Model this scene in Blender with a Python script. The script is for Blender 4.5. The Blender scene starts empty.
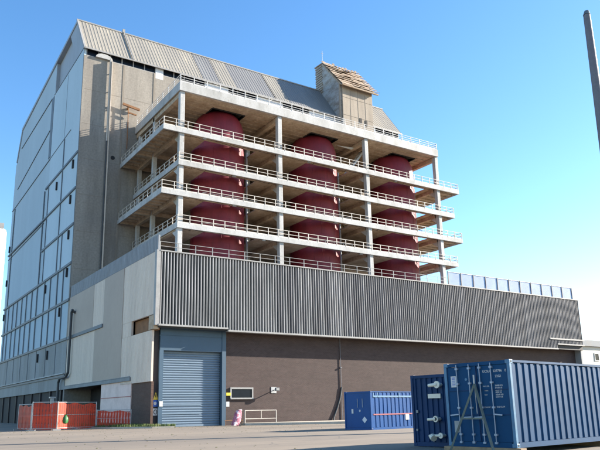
import bpy, math, random
from mathutils import Vector, Matrix
random.seed(7)
scene = bpy.context.scene
COL = scene.collection

# ------------------------------------------------------------------ camera, sky, sun, exposure
T_, R_, Y_ = 0.232528, -0.017285, 0.572686
EYE = 1.4
cy, sy = math.cos(Y_), math.sin(Y_)
f0 = Vector((sy, cy, 0)); r0 = Vector((cy, -sy, 0)); u0 = Vector((0, 0, 1))
ct, st = math.cos(T_), math.sin(T_)
FW = f0*ct + u0*st; UP = u0*ct - f0*st
cr, sr = math.cos(R_), math.sin(R_)
RT = r0*cr + UP*sr; UU = UP*cr - r0*sr
cam_data = bpy.data.cameras.new('camera')
cam = bpy.data.objects.new('camera', cam_data); COL.objects.link(cam)
m = Matrix((RT, UU, -FW)).transposed().to_4x4(); m.translation = Vector((0, 0, EYE))
cam.matrix_world = m
cam_data.sensor_width = 36; cam_data.lens = 660.58/600*36
cam_data.shift_x = (300-286.8)/600; cam_data.shift_y = (253.8-225)/600
cam_data.clip_start = 0.1; cam_data.clip_end = 6000
scene.camera = cam

SUN = Vector((3.5, -1, 1.52)).normalized()
elev = math.asin(SUN.z); azim = math.atan2(SUN.x, SUN.y)      # azimuth from +Y towards +X
world = bpy.data.worlds.new('World'); scene.world = world; world.use_nodes = True
wn = world.node_tree.nodes; wl = world.node_tree.links
sky = wn.new('ShaderNodeTexSky'); sky.sky_type = 'NISHITA'; sky.sun_disc = False
sky.sun_elevation = elev; sky.sun_rotation = azim
sky.air_density = 1.0; sky.dust_density = 0.3; sky.ozone_density = 1.6
bg = wn['Background']; bg.inputs['Strength'].default_value = 0.104
hs = wn.new('ShaderNodeHueSaturation'); hs.inputs['Saturation'].default_value = 1.27; hs.inputs['Hue'].default_value = .502
wl.new(sky.outputs[0], hs.inputs['Color']); wl.new(hs.outputs[0], bg.inputs['Color'])
sd = bpy.data.lights.new('sun', 'SUN'); sd.energy = 5.0; sd.angle = math.radians(0.5); sd.color = (1, .90, .77)
so = bpy.data.objects.new('sun', sd); COL.objects.link(so)
so.rotation_euler = SUN.to_track_quat('Z', 'Y').to_euler(); so.location = (60, -30, 90)
vs = scene.view_settings
vs.view_transform = 'Standard'; vs.look = 'None'; vs.exposure = 1.65; vs.gamma = 1; vs.use_curve_mapping = False
scene.render.resolution_x = 1024; scene.render.resolution_y = 768
scene.cycles.max_bounces = 8; scene.cycles.transparent_max_bounces = 24

# ------------------------------------------------------------------ materials
def newmat(name):
    mt = bpy.data.materials.new(name); mt.use_nodes = True
    nt = mt.node_tree
    return mt, nt, nt.nodes['Principled BSDF']
def math_node(nt, op, a, b=None, clamp=False):
    n = nt.nodes.new('ShaderNodeMath'); n.operation = op; n.use_clamp = clamp
    for i, v in enumerate((a, b)):
        if v is None: continue
        if isinstance(v, (int, float)): n.inputs[i].default_value = v
        else: nt.links.new(v, n.inputs[i])
    return n.outputs[0]
def noise(nt, scale, detail=4, rough=.6, stretch=(1, 1, 1), off=(0, 0, 0)):
    g = nt.nodes.new('ShaderNodeNewGeometry'); mp = nt.nodes.new('ShaderNodeMapping')
    mp.inputs['Scale'].default_value = stretch; mp.inputs['Location'].default_value = off
    nt.links.new(g.outputs['Position'], mp.inputs['Vector'])
    n = nt.nodes.new('ShaderNodeTexNoise'); n.inputs['Scale'].default_value = scale
    n.inputs['Detail'].default_value = detail; n.inputs['Roughness'].default_value = rough
    nt.links.new(mp.outputs[0], n.inputs['Vector'])
    return n.outputs['Fac']
def ramp(nt, fac, lo, hi):
    n = nt.nodes.new('ShaderNodeMapRange'); n.clamp = True
    n.inputs['From Min'].default_value = lo; n.inputs['From Max'].default_value = hi
    nt.links.new(fac, n.inputs['Value']); return n.outputs[0]
def mix(nt, fac, a, b):
    n = nt.nodes.new('ShaderNodeMix'); n.data_type = 'RGBA'
    if isinstance(fac, (int, float)): n.inputs[0].default_value = fac
    else: nt.links.new(fac, n.inputs[0])
    for k, v in ((6, a), (7, b)):
        if isinstance(v, tuple): n.inputs[k].default_value = (*v, 1)
        else: nt.links.new(v, n.inputs[k])
    return n.outputs[2]
def bump(nt, bs, h, strength=.3, dist=.02):
    b = nt.nodes.new('ShaderNodeBump'); b.inputs['Strength'].default_value = strength; b.inputs['Distance'].default_value = dist
    nt.links.new(h, b.inputs['Height']); nt.links.new(b.outputs[0], bs.inputs['Normal'])
def weathered(name, base, dirt, rough=.7, metal=0., scale=.5, stretch=(1, 1, 1), amount=(.45, .75), fine=8., fine_amt=.12,
              spots=None, spot_rng=(.66, .72), bump_s=.2, off=(0, 0, 0)):
    mt, nt, bs = newmat(name)
    n1 = noise(nt, scale, 6, .65, stretch, off)
    c = mix(nt, ramp(nt, n1, *amount), base, dirt)
    n2 = noise(nt, fine, 3, .6)
    c2 = mix(nt, ramp(nt, n2, .3, .75), c, tuple(max(0, x*.72) for x in base))
    mm = mix(nt, fine_amt, c, c2)
    # fine grain blended in
    c = mix(nt, math_node(nt, 'MULTIPLY', ramp(nt, n2, .35, .7), fine_amt*2.5, True), c, tuple(x*.6 for x in dirt))
    if spots:
        n3 = noise(nt, scale*3.1, 5, .7, stretch, (31, 7, 3))
        c = mix(nt, ramp(nt, n3, *spot_rng), c, spots)
    nt.links.new(c, bs.inputs['Base Color'])
    bs.inputs['Roughness'].default_value = rough; bs.inputs['Metallic'].default_value = metal
    if bump_s: bump(nt, bs, n2, bump_s, .01)
    return mt
def plain(name, c, rough=.6, metal=0.):
    return weathered(name, c, tuple(x*.8 for x in c), rough, metal, 1.3, fine=20, fine_amt=.06, bump_s=.08)

M = {}
M['concrete'] = weathered('weathered_concrete', (.33, .305, .265), (.215, .195, .17), .9, 0, .22, (1.6, 1, .28), (.4, .68), 3.5, .16, (.14, .12, .10), (.66, .74), .3)
M['concrete_panel'] = weathered('panel_concrete', (.27, .24, .20), (.21, .185, .155), .9, 0, .5, (1, 1, .3), (.4, .7), 5, .1)
M['white_concrete'] = weathered('painted_concrete', (.47, .475, .47), (.30, .30, .285), .75, 0, .7, (1, 1, .35), (.42, .72), 6, .12, (.20, .15, .10), (.63, .72), .15)
M['soffit'] = weathered('stained_soffit', (.55, .45, .33), (.36, .265, .175), .9, 0, .6, (1, 1, 1), (.35, .65), 3, .2, (.17, .11, .07), (.64, .72), .3)
M['cream_paint'] = weathered('cream_paint', (.54, .51, .46), (.38, .33, .27), .55, 0, 1.2, (1, 1, 1), (.5, .8), 9, .05)
M['boiler_red'] = weathered('boiler_red', (.215, .014, .031), (.15, .012, .024), .6, 0, .7, (1.3, 1.3, .12), (.38, .68), 5, .14, (.11, .015, .02), (.62, .75), .05)
M['roof_metal'] = weathered('roof_sheet', (.31, .285, .235), (.24, .225, .195), .6, .1, .16, (1.5, .4, .2), (.4, .62), 4, .1, (.36, .32, .25), (.6, .68), .1)
M['roof_grey'] = weathered('grey_roof_sheet', (.22, .22, .215), (.18, .18, .18), .6, .1, .2, (1.5, .4, .2), (.4, .62), 4, .1)
M['blue_panel'] = weathered('blue_grey_cladding', (.40, .51, .58), (.36, .46, .53), .85, 0, .15, (1, 1, .25), (.4, .7), 3, .04, bump_s=.03)
M['blue_panel_light'] = weathered('light_blue_cladding', (.45, .57, .65), (.40, .52, .59), .8, 0, .15, (1, 1, .25), (.4, .7), 3, .04, bump_s=.03)
M['gable_grey'] = weathered('gable_grey', (.33, .37, .41), (.28, .31, .34), .6, 0, .2, (1, 1, .3), (.4, .7), 3, .04)
M['belt_dark'] = weathered('dark_belt', (.11, .14, .17), (.13, .14, .15), .6, 0, .6, (1, 1, 1), (.45, .7), 5, .1)
M['stained_panel'] = weathered('stained_lower_panel', (.25, .27, .28), (.17, .18, .18), .7, 0, .3, (1, 1, .2), (.4, .7), 4, .1)
M['rib_cream'] = weathered('cream_ribbed_cladding', (.70, .60, .50), (.57, .48, .40), .6, 0, .35, (2.5, 2.5, .2), (.45, .75), 5, .06)
M['panel_grey'] = weathered('warm_grey_panel', (.40, .32, .26), (.36, .285, .23), .65, 0, .2, (1, 1, 1), (.4, .7), 3, .04)
M['parapet'] = weathered('grey_parapet_sheet', (.26, .28, .30), (.21, .225, .24), .6, 0, .5, (2, 2, .3), (.4, .7), 4, .08)
M['fin'] = weathered('louvre_fin_paint', (.40, .405, .41), (.25, .25, .25), .55, 0, .8, (1.5, 1, .3), (.45, .75), 6, .06, (.40, .34, .27), (.7, .78), .05)
M['fin_darker'] = weathered('darker_fin_paint', (.25, .255, .27), (.15, .15, .155), .65, 0, .45, (1.5, 1, .15), (.4, .7), 6, .1, (.38, .34, .28), (.66, .74), .05)  # darker fin paint, used towards the right end
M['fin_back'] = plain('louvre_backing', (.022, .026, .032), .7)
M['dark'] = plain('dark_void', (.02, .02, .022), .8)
M['window_glass'] = plain('dark_glass', (.01, .014, .022), .25)
M['trim'] = weathered('grey_trim', (.32, .32, .315), (.23, .23, .225), .6, 0, .8)
M['pale_panel'] = weathered('pale_band_panel', (.62, .65, .68), (.52, .55, .58), .5, 0, .8)
M['door_blue'] = weathered('door_surround_blue', (.045, .095, .15), (.038, .08, .125), .5, 0, .4, (1, 1, .5), (.4, .7), 4, .05)
M['shutter'] = weathered('shutter_blue', (.175, .24, .31), (.14, .20, .265), .45, .1, .5, (.4, 1, 3), (.4, .7), 6, .06, (.36, .44, .52), (.66, .74), .05)
M['white'] = plain('white_paint', (.58, .58, .57), .5)
M['ink'] = plain('black_paint', (.02, .02, .02), .6)
M['yellow'] = plain('yellow_paint', (.75, .55, .05), .5)
M['sign_blue'] = plain('sign_blue', (.02, .10, .45), .5)
M['galv'] = weathered('galvanised_steel', (.42, .43, .44), (.30, .31, .31), .5, .5, 2, fine=12)
M['pipe_dark'] = plain('dark_pipe', (.06, .065, .07), .6)
M['rust'] = weathered('rust', (.26, .13, .06), (.16, .08, .04), .9, 0, 1.5)
M['tin'] = weathered('rusty_roof_tin', (.42, .34, .25), (.25, .165, .105), .85, 0, .9, (.3, 1, 1.6), (.42, .62), 5, .15, (.58, .52, .44), (.6, .68), .3)
M['tower_wall'] = weathered('tower_render', (.36, .31, .25), (.27, .23, .185), .85, 0, .4, (1.5, 1.5, .3), (.42, .7), 5, .12, (.22, .19, .16), (.68, .75), .2)
M['tower_side'] = weathered('tower_side_boarding', (.40, .41, .41), (.24, .21, .18), .85, 0, .8, (1, .6, 1.4), (.42, .62), 5, .15)
M['container_blue'] = weathered('container_blue', (.002, .052, .138), (.004, .042, .105), .6, 0, .8, (1, 1, .4), (.45, .75), 9, .04, (.10, .045, .025), (.70, .74), .05)
M['container_edge'] = weathered('container_edge_blue', (.05, .17, .30), (.04, .12, .22), .45, 0, 1.5)
M['container_bright'] = weathered('bright_container_blue', (.003, .062, .22), (.004, .05, .17), .4, 0, .8, (1, 1, .4), (.45, .75), 9, .04)
M['container_navy'] = weathered('navy_container', (.004, .034, .105), (.005, .026, .075), .5, 0, .8, (1, 1, .4), (.45, .75), 9, .04)
M['bar'] = plain('locking_bar_steel', (.30, .36, .45), .45, .2)
for k_ in ('container_blue', 'container_bright', 'container_navy', 'window_glass'):
    M[k_].node_tree.nodes['Principled BSDF'].inputs['Specular IOR Level'].default_value = .18
M['red_stripe'] = plain('red_stripe', (.26, .04, .06), .5)
M['cream_cap'] = plain('cream_cap', (.80, .72, .58), .5)
M['olive'] = weathered('olive_steel', (.12, .15, .13), (.09, .10, .09), .6, .2, 2)
M['timber'] = weathered('worn_timber', (.32, .23, .14), (.20, .14, .09), .85, 0, 2, (1, 1, 1))
M['pink'] = weathered('faded_pink_cover', (.45, .15, .22), (.34, .07, .13), .6, 0, .9, (1, 1, 1), (.4, .65), 8, .1, (.78, .66, .68), (.52, .6), .3)
M['green_bag'] = plain('green_plastic', (.03, .15, .04), .45)
M['mast'] = weathered('mast_grey', (.15, .15, .17), (.12, .12, .135), .6, .1, 1.5)
M['cream_wall'] = weathered('cream_render', (.60, .58, .51), (.52, .50, .44), .8, 0, .3)
M['white_render'] = weathered('white_render', (.80, .79, .78), (.72, .71, .70), .8, 0, .3)
M['apron'] = weathered('apron_concrete', (.50, .45, .37), (.38, .34, .28), .85, 0, 1.0)
M['block'] = weathered('painted_blockwork', (.80, .62, .55), (.64, .48, .42), .75, 0, .8, (1, 1, 1), (.45, .75), 6, .06)

def brick_mat(name, c1, c2, mortar, axis):
    mt, nt, bs = newmat(name)
    g = nt.nodes.new('ShaderNodeNewGeometry'); sp = nt.nodes.new('ShaderNodeSeparateXYZ'); nt.links.new(g.outputs['Position'], sp.inputs[0])
    cb = nt.nodes.new('ShaderNodeCombineXYZ')
    nt.links.new(sp.outputs[axis], cb.inputs[0]); nt.links.new(sp.outputs[2], cb.inputs[1])
    b = nt.nodes.new('ShaderNodeTexBrick'); nt.links.new(cb.outputs[0], b.inputs['Vector'])
    b.inputs['Scale'].default_value = 1; b.inputs['Brick Width'].default_value = .3; b.inputs['Row Height'].default_value = .12
    b.inputs['Mortar Size'].default_value = .012; b.inputs['Bias'].default_value = -.1
    b.inputs['Color1'].default_value = (*c1, 1); b.inputs['Color2'].default_value = (*c2, 1); b.inputs['Mortar'].default_value = (*mortar, 1)
    n = noise(nt, .5, 6, .7, (1, 1, 2.2)); n2 = noise(nt, 3, 4, .7, (.4, .4, 1.6))
    c = mix(nt, math_node(nt, 'MULTIPLY', ramp(nt, n, .42, .7), .4), b.outputs['Color'], tuple(x*.55 for x in c1))
    c = mix(nt, math_node(nt, 'MULTIPLY', ramp(nt, n2, .55, .75), .3), c, tuple(min(1, x*1.7) for x in c2))
    nt.links.new(c, bs.inputs['Base Color']); bs.inputs['Roughness'].default_value = .85
    bump(nt, bs, b.outputs['Fac'], .4, -.01)
    return mt
M['brick'] = brick_mat('brown_brick', (.052, .033, .030), (.070, .045, .041), (.074, .057, .053), 0)
M['brick_side'] = brick_mat('side_brown_brick', (.085, .045, .032), (.105, .06, .043), (.09, .065, .052), 1)
M['brick_dark'] = plain('black_pier_brick', (.025, .022, .024), .7)

def mesh_mat(name, color, cell, fill, axes=(0, 2), trans=.0):
    """woven net or welded mesh: holes cut on a grid of the wall's own coordinates"""
    mt, nt, bs = newmat(name)
    g = nt.nodes.new('ShaderNodeNewGeometry'); sp = nt.nodes.new('ShaderNodeSeparateXYZ'); nt.links.new(g.outputs['Position'], sp.inputs[0])
    outs = []
    for a in axes:
        v = math_node(nt, 'DIVIDE', sp.outputs[a], cell); v = math_node(nt, 'FRACT', v)
        outs.append(math_node(nt, 'LESS_THAN', v, fill))
    al = math_node(nt, 'MAXIMUM', outs[0], outs[1])
    n = noise(nt, 1.2, 4)
    nt.links.new(mix(nt, ramp(nt, n, .35, .7), color, tuple(x*.65 for x in color)), bs.inputs['Base Color'])
    nt.links.new(al, bs.inputs['Alpha']); bs.inputs['Roughness'].default_value = .6
    return mt
M['orange_net'] = mesh_mat('orange_safety_net', (.56, .045, .012), .11, .60, (1, 2))
M['blue_mesh'] = mesh_mat('blue_grey_mesh', (.17, .25, .48), .10, .50)
M['grey_mesh'] = mesh_mat('grey_mesh', (.26, .27, .29), .14, .42)

# ground
def ground_mat():
    mt, nt, bs = newmat('worn_yard_surface')
    big = noise(nt, .05, 5, .6, (.5, 1.8, 1)); mid = noise(nt, .35, 6, .7, (.35, 1.5, 1)); fine = noise(nt, 22, 4, .75)
    c = mix(nt, ramp(nt, big, .42, .58), (.24, .195, .145), (.175, .145, .112))
    c = mix(nt, math_node(nt, 'MULTIPLY', ramp(nt, mid, .5, .72), .6), c, (.11, .095, .078))
    c = mix(nt, math_node(nt, 'MULTIPLY', ramp(nt, fine, .45, .75), .35), c, (.14, .125, .11))
    v = nt.nodes.new('ShaderNodeTexVoronoi'); v.feature = 'DISTANCE_TO_EDGE'; v.inputs['Scale'].default_value = .22
    g = nt.nodes.new('ShaderNodeNewGeometry'); nt.links.new(g.outputs['Position'], v.inputs['Vector'])
    c = mix(nt, math_node(nt, 'MULTIPLY', math_node(nt, 'LESS_THAN', v.outputs[0], .008), .5), c, (.10, .09, .08))
    v2 = nt.nodes.new('ShaderNodeTexVoronoi'); v2.inputs['Scale'].default_value = 9; nt.links.new(g.outputs['Position'], v2.inputs['Vector'])
    spk = math_node(nt, 'MULTIPLY', math_node(nt, 'LESS_THAN', v2.outputs[0], .16), .55)
    c = mix(nt, spk, c, (.10, .085, .07))
    tr_ = noise(nt, .12, 3, .5, (.15, 2.6, 1), (9, 4, 0))
    c = mix(nt, math_node(nt, 'MULTIPLY', ramp(nt, tr_, .56, .64), .45), c, (.12, .10, .085))
    oil = noise(nt, .8, 4, .6, (.6, 1, 1), (3, 17, 0))
    c = mix(nt, math_node(nt, 'MULTIPLY', ramp(nt, oil, .66, .72), .6), c, (.07, .062, .055))
    nt.links.new(c, bs.inputs['Base Color']); bs.inputs['Roughness'].default_value = .92
    bump(nt, bs, fine, .35, .01)
    return mt
M['ground'] = ground_mat()
M['soil'] = weathered('patchy_soil', (.22, .19, .12), (.10, .12, .05), .95, 0, .6, amount=(.4, .6))
M['grass'] = weathered('short_grass', (.075, .13, .025), (.17, .18, .06), .8, 0, .9, amount=(.4, .65))

# ------------------------------------------------------------------ mesh helpers
class MB:
    def __init__(s): s.v = []; s.f = []
    def box(s, x0, x1, y0, y1, z0, z1):
        n = len(s.v)
        s.v += [(x, y, z) for z in (z0, z1) for x, y in ((x0, y0), (x1, y0), (x1, y1), (x0, y1))]
        s.f += [(n, n+3, n+2, n+1), (n+4, n+5, n+6, n+7), (n, n+1, n+5, n+4), (n+1, n+2, n+6, n+5), (n+2, n+3, n+7, n+6), (n+3, n, n+4, n+7)]
        return s
    def tube(s, p0, p1, r0, r1=None, n=8, caps=True):
        r1 = r0 if r1 is None else r1
        p0, p1 = Vector(p0), Vector(p1); d = (p1-p0).normalized()
        a = d.cross(Vector((0, 0, 1)) if abs(d.z) < .9 else Vector((1, 0, 0))).normalized(); b = d.cross(a)
        k = len(s.v)
        for p, r in ((p0, r0), (p1, r1)):
            for i in range(n):
                t = 2*math.pi*(i+.5)/n; q = p + a*(r*math.cos(t)) + b*(r*math.sin(t)); s.v.append(tuple(q))
        for i in range(n): j = (i+1) % n; s.f.append((k+i, k+j, k+n+j, k+n+i))
        if caps: s.f.append(tuple(k+i for i in range(n))[::-1]); s.f.append(tuple(k+n+i for i in range(n)))
        return s
    def path(s, pts, r, n=8):
        for a, b in zip(pts[:-1], pts[1:]): s.tube(a, b, r, n=n)
        return s
    def beam(s, p0, p1, w, h):
        """rectangular bar between two points; w across (horizontal), h the other way"""
        p0, p1 = Vector(p0), Vector(p1); d = (p1-p0).normalized()
        a = d.cross(Vector((0, 0, 1)))
        a = a.normalized() if a.length > 1e-3 else Vector((1, 0, 0)); b = a.cross(d).normalized()
        k = len(s.v)
        for p in (p0, p1):
            for u, v in ((-1, -1), (1, -1), (1, 1), (-1, 1)): s.v.append(tuple(p + a*(u*w/2) + b*(v*h/2)))
        s.f += [(k, k+1, k+2, k+3), (k+7, k+6, k+5, k+4)] + [(k+i, k+4+i, k+4+(i+1) % 4, k+(i+1) % 4) for i in range(4)]
        return s
    def prism(s, poly, axis, a0, a1):
        """poly of 2-D points extruded along axis ('x': points are (y,z); 'y': (x,z); 'z': (x,y))"""
        def P(p, a): return {'x': (a, p[0], p[1]), 'y': (p[0], a, p[1]), 'z': (p[0], p[1], a)}[axis]
        k = len(s.v); n = len(poly)
        s.v += [P(p, a0) for p in poly] + [P(p, a1) for p in poly]
        s.f.append(tuple(range(k, k+n))); s.f.append(tuple(range(k+2*n-1, k+n-1, -1)))
        for i in range(n): j = (i+1) % n; s.f.append((k+i, k+n+i, k+n+j, k+j))
        return s
    def lathe(s, cx, cy, prof, n=40):
        k = len(s.v)
        for r, z in prof:
            for i in range(n): t = 2*math.pi*i/n; s.v.append((cx+r*math.cos(t), cy+r*math.sin(t), z))
        for q in range(len(prof)-1):
            for i in range(n): j = (i+1) % n; s.f.append((k+q*n+i, k+q*n+j, k+q*n+n+j, k+q*n+n+i))
        s.f.append(tuple(k+i for i in range(n))[::-1]); s.f.append(tuple(k+(len(prof)-1)*n+i for i in range(n)))
        return s
def root_loc(o):
    while o.parent: o = o.parent
    return o.location
def mesh_obj(name, mb, mat, parent=None, local=False, smooth=False, bevel=0, loc=None):
    off = Vector((0, 0, 0))
    if parent is not None and not local: off = root_loc(parent)
    if parent is None and loc is not None: off = Vector(loc)
    me = bpy.data.meshes.new(name)
    me.from_pydata([tuple(Vector(v)-off) for v in mb.v], [], mb.f); me.validate()
    import bmesh
    bm = bmesh.new(); bm.from_mesh(me); bmesh.ops.recalc_face_normals(bm, faces=bm.faces); bm.to_mesh(me); bm.free()
    me.materials.append(mat)
    o = bpy.data.objects.new(name, me); COL.objects.link(o)
    if parent is not None: o.parent = parent
    elif loc is not None: o.location = loc
    if smooth:
        for p in me.polygons: p.use_smooth = True
        me.set_sharp_from_angle(angle=math.radians(40))
    if bevel:
        b = o.modifiers.new('bevel', 'BEVEL'); b.width = bevel; b.segments = 2; b.limit_method = 'ANGLE'
    return o
def tag(o, label, cat, group=None):
    o['label'] = label; o['category'] = cat
    if group: o['group'] = group
    return o
def thing(name, label, cat, loc=(0, 0, 0), rz=0, group=None):
    o = bpy.data.objects.new(name, None); COL.objects.link(o); o.empty_display_size = .5
    o.location = loc; o.rotation_euler = (0, 0, rz); tag(o, label, cat, group); return o
def structure(name, mb, mat, kind='structure'):
    o = mesh_obj(name, mb, mat); o['kind'] = kind; return o
def text_obj(name, body, size, mat, parent, frame, extrude=.002):
    """frame = 4x4 matrix in the parent's space; text lies in its XY plane"""
    cu = bpy.data.curves.new(name, 'FONT'); cu.body = body; cu.size = size; cu.extrude = extrude
    t = bpy.data.objects.new(name, cu); COL.objects.link(t)
    bpy.context.view_layer.update()
    me = bpy.data.meshes.new_from_object(t.evaluated_get(bpy.context.evaluated_depsgraph_get()))
    bpy.data.objects.remove(t); me.transform(frame); me.materials.clear(); me.materials.append(mat)
    o = bpy.data.objects.new(name, me); COL.objects.link(o); o.parent = parent; return o
def split_obj(name, mb, mat, parent, local=False, **kw):
    """one object per connected piece of mb"""
    par = list(range(len(mb.v)))
    def find(i):
        while par[i] != i: par[i] = par[par[i]]; i = par[i]
        return i
    for f in mb.f:
        for v in f[1:]: par[find(v)] = find(f[0])
    groups = {}
    for f in mb.f: groups.setdefault(find(f[0]), []).append(f)
    out = []
    for fs in groups.values():
        q = MB(); ids = {}
        for f in fs:
            for v in f:
                if v not in ids: ids[v] = len(q.v); q.v.append(mb.v[v])
            q.f.append(tuple(ids[v] for v in f))
        out.append(mesh_obj(name, q, mat, parent, local, **kw))
    return out
def copy_thing(root, loc, rz=0, label=None):
    r = root.copy(); COL.objects.link(r); r.location = loc; r.rotation_euler = (0, 0, rz)
    if label: r['label'] = label
    def rec(src, dst):
        for ch in list(src.children):
            c = ch.copy(); COL.objects.link(c); c.parent = dst; rec(ch, c)
    rec(root, r); return r

# ------------------------------------------------------------------ ground
g = MB(); g.v = [(-3000, -3000, 0), (3000, -3000, 0), (3000, 3000, 0), (-3000, 3000, 0)]; g.f = [(0, 1, 2, 3)]
structure('ground', g, M['ground'])
# soil strip along the side wall and its kerb
sp = MB(); poly = [(25.4, 59.0), (25.9, 60.6), (23.6, 60.9), (23.6, 92), (21.2, 92), (20.2, 75), (18.6, 66), (20.5, 62), (23.2, 59.4)]
sp.prism(poly, 'z', 0.0, .07); structure('verge', sp, M['soil'])
kb = MB()
kp = [(25.6, 60.4), (25.2, 58.9), (23.2, 59.25), (20.4, 61.85), (18.45, 66), (20.05, 75)]
for a, b in zip(kp[:-1], kp[1:]): kb.beam((*a, .07), (*b, .07), .16, .16)
structure('kerb', kb, M['apron'])
gr = MB()
def inside(x, y, P):
    c = False
    for i in range(len(P)):
        (x1, y1), (x2, y2) = P[i], P[i-1]
        if (y1 > y) != (y2 > y) and x < (x2-x1)*(y-y1)/(y2-y1)+x1: c = not c
    return c
n = 0
while n < 16000:
    x, y = random.uniform(18.5, 25.8), random.uniform(59, 80)
    if not inside(x, y, poly): continue
    if math.sin(x*1.7+1)*math.sin(y*1.3)+random.uniform(-.6, .6) < -.25: continue
    h = random.uniform(.12, .40); a = random.uniform(0, 6.28); w = random.uniform(.02, .05)
    dx, dy = math.cos(a)*w, math.sin(a)*w; lx, ly = random.uniform(-.08, .08), random.uniform(-.08, .08)
    k = len(gr.v); gr.v += [(x-dx, y-dy, .06), (x+dx, y+dy, .06), (x+lx, y+ly, .06+h)]; gr.f.append((k, k+1, k+2)); n += 1
structure('grass', gr, M['grass'], 'stuff')
# loose stones and weeds scattered near the wall foot
lit = MB()
for i in range(1400):
    x = random.uniform(8, 60); y = random.uniform(18, 60) if i % 3 else random.uniform(59.2, 61)
    if 15 < x < 37 and y < 39 and y > 12: continue
    q = random.uniform(.01, .035); lit.box(x, x+q*random.uniform(1, 2), y, y+q*1.5, 0, q*.8)
structure('gravel', lit, M['soil'], 'stuff')
# pale apron slab before the brick wall
ap = MB(); ap.prism([(33.6, 60.6), (33.0, 59.4), (36, 57.5), (41.5, 54.6), (45.2, 53.2), (46.6, 55), (46.6, 61.3), (33.6, 61.3)], 'z', .004, .22)
structure('pavement', ap, M['apron'])

# ------------------------------------------------------------------ reactor building
XL, XR = 23.5, 87.0
YF, YB = 92.0, 142.0
rb = thing('reactor_building', 'huge pale concrete and blue clad reactor hall with sloping metal roof, behind the red boilers', 'building', (XL, YF, 0))
cf = MB(); cf.box(XL+.02, XR, YF, YF+.6, 0, 54.2)
mesh_obj('concrete_wall', cf, M['concrete'], rb)
# vertical pour joints and pilaster strips on the concrete
pj = MB()
for x in (29.6, 34.6): pj.box(x, x+.3, YF-.05, YF, 17, 54.2)
split_obj('pilaster', pj, M['concrete_panel'], rb)
cb_ = MB()
for z in (48.7, 43.2, 37.7, 32.2, 26.7, 21.2):
    cb_.box(XL+.3, XR-.5, YF-.015, YF, z, z+.05)
mesh_obj('pour_joint', cb_, M['concrete_panel'], rb)
back = MB(); back.box(XL+.3, XR-.2, YF+.7, YB-.5, 0, 54.0)
mesh_obj('inner_wall', back, M['dark'], rb)
# side cladding, lower and upper zones (y, z)
side = MB()
side.prism([(YF+.05, 22.2), (YF+.05, 55.4), (109.8, 55.4), (109.8, 22.2)], 'x', XL, XL+.35)
mesh_obj('side_cladding', side, M['blue_panel_light'], rb)
side = MB()
side.prism([(109.9, 11.6), (109.9, 61.75), (137.5, 59.6), (141.2, 53.2), (142.2, 53.0), (142.4, 11.6)], 'x', XL+.06, XL+.4)
mesh_obj('side_cladding', side, M['blue_panel'], rb)
side = MB(); side.prism([(YF+.05, 11.6), (YF+.05, 22.2), (109.9, 22.2), (109.9, 11.6)], 'x', XL+.03, XL+.38)
mesh_obj('side_cladding', side, M['blue_panel'], rb)
side = MB(); side.prism([(YF+.05, 4.6), (YF+.05, 11.6), (142.4, 11.6), (142.4, 4.6)], 'x', XL, XL+.4)
mesh_obj('stained_cladding', side, M['stained_panel'], rb)
und = MB(); und.box(XL+5.8, XL+6.2, YF, 142, 0, 4.6); mesh_obj('undercroft_wall', und, M['dark'], rb)  # near-black wall colour stands in for the undercroft's shade
und = MB()
for y in range(94, 142, 6): und.box(XL+.1, XL+.6, y, y+.5, 0, 4.6)
split_obj('undercroft_pier', und, M['brick_dark'], rb)
# gable: wedge under the front roof slope, recess, rest
gb = MB(); gb.prism([(YF-.02, 55.4), (97, 62.6), (101.3, 62.3), (96.4, 55.4)], 'x', XL, XL+.35); mesh_obj('gable_end', gb, M['gable_grey'], rb)
gb = MB(); gb.prism([(96.4, 55.4), (101.3, 62.3), (109.9, 61.6), (109.9, 55.4)], 'x', XL+.6, XL+.9); gb.prism([(109.7, 55.4), (109.7, 61.7), (109.95, 61.7), (109.95, 55.4)], 'x', XL+.07, XL+.9); mesh_obj('gable_recess', gb, M['gable_grey'], rb)
gb = MB(); gb.box(XL-.03, XL+.05, 109.9, 111.5, 44, 55.2); mesh_obj('recess_strip', gb, M['belt_dark'], rb)
# belts and mullions
def belt(y0, y1, z, w=.34, p=.16, mat='belt_dark'):
    b = MB(); b.box(XL-p, XL, y0, y1, z-w/2, z+w/2); mesh_obj('belt', b, M[mat], rb)
for y0, y1, z in ((YF, 111.5, 38.6), (YF, 111.5, 27.7), (YF, YB+.2, 22.0), (YF, YB+.2, 16.8), (YF, YB+.2, 11.4)): belt(y0, y1, z)
belt(YF, YB, 6.75, .16, .3, 'white_concrete'); belt(YF, YB, 6.45, .3, .15); belt(YF, YB, 33.1, .3, .18)
def seam(y0, y1, z0, z1):
    b = MB(); b.beam((XL-.01, y0, z0), (XL-.01, y1, z1), .1, .12); mesh_obj('panel_seam', b, M['belt_dark'], rb)
seam(111.5, YB, 32.6, 32.3); seam(97, YB, 43.9, 42.7); seam(111.5, 138, 49.4, 46.4); seam(YF, 109.8, 55.4, 55.3); seam(111.6, 137, 55.3, 55.0)
def mull(y, z0, z1, w=.22, p=.12):
    b = MB(); b.box(XL-p, XL, y-w/2, y+w/2, z0, z1); mesh_obj('mullion', b, M['belt_dark'], rb)
mull(100.5, 22, 43.6, .3); mull(99.3, 11.6, 22, .3); mull(98.2, 22, 27.5); mull(96.0, 11.4, 22)
mull(109.3, 22, 38.4); mull(112.2, 22, 38.4, .3); mull(138.9, 22, 42.5, .35); mull(100.9, 43.8, 55, .06, .03)
for y in (103.6, 107.4, 112.5, 116.4, 120.6, 124.5, 128.6, 132.4, 136.8, 139.8): mull(y, 11.4, 22, .24)
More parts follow.
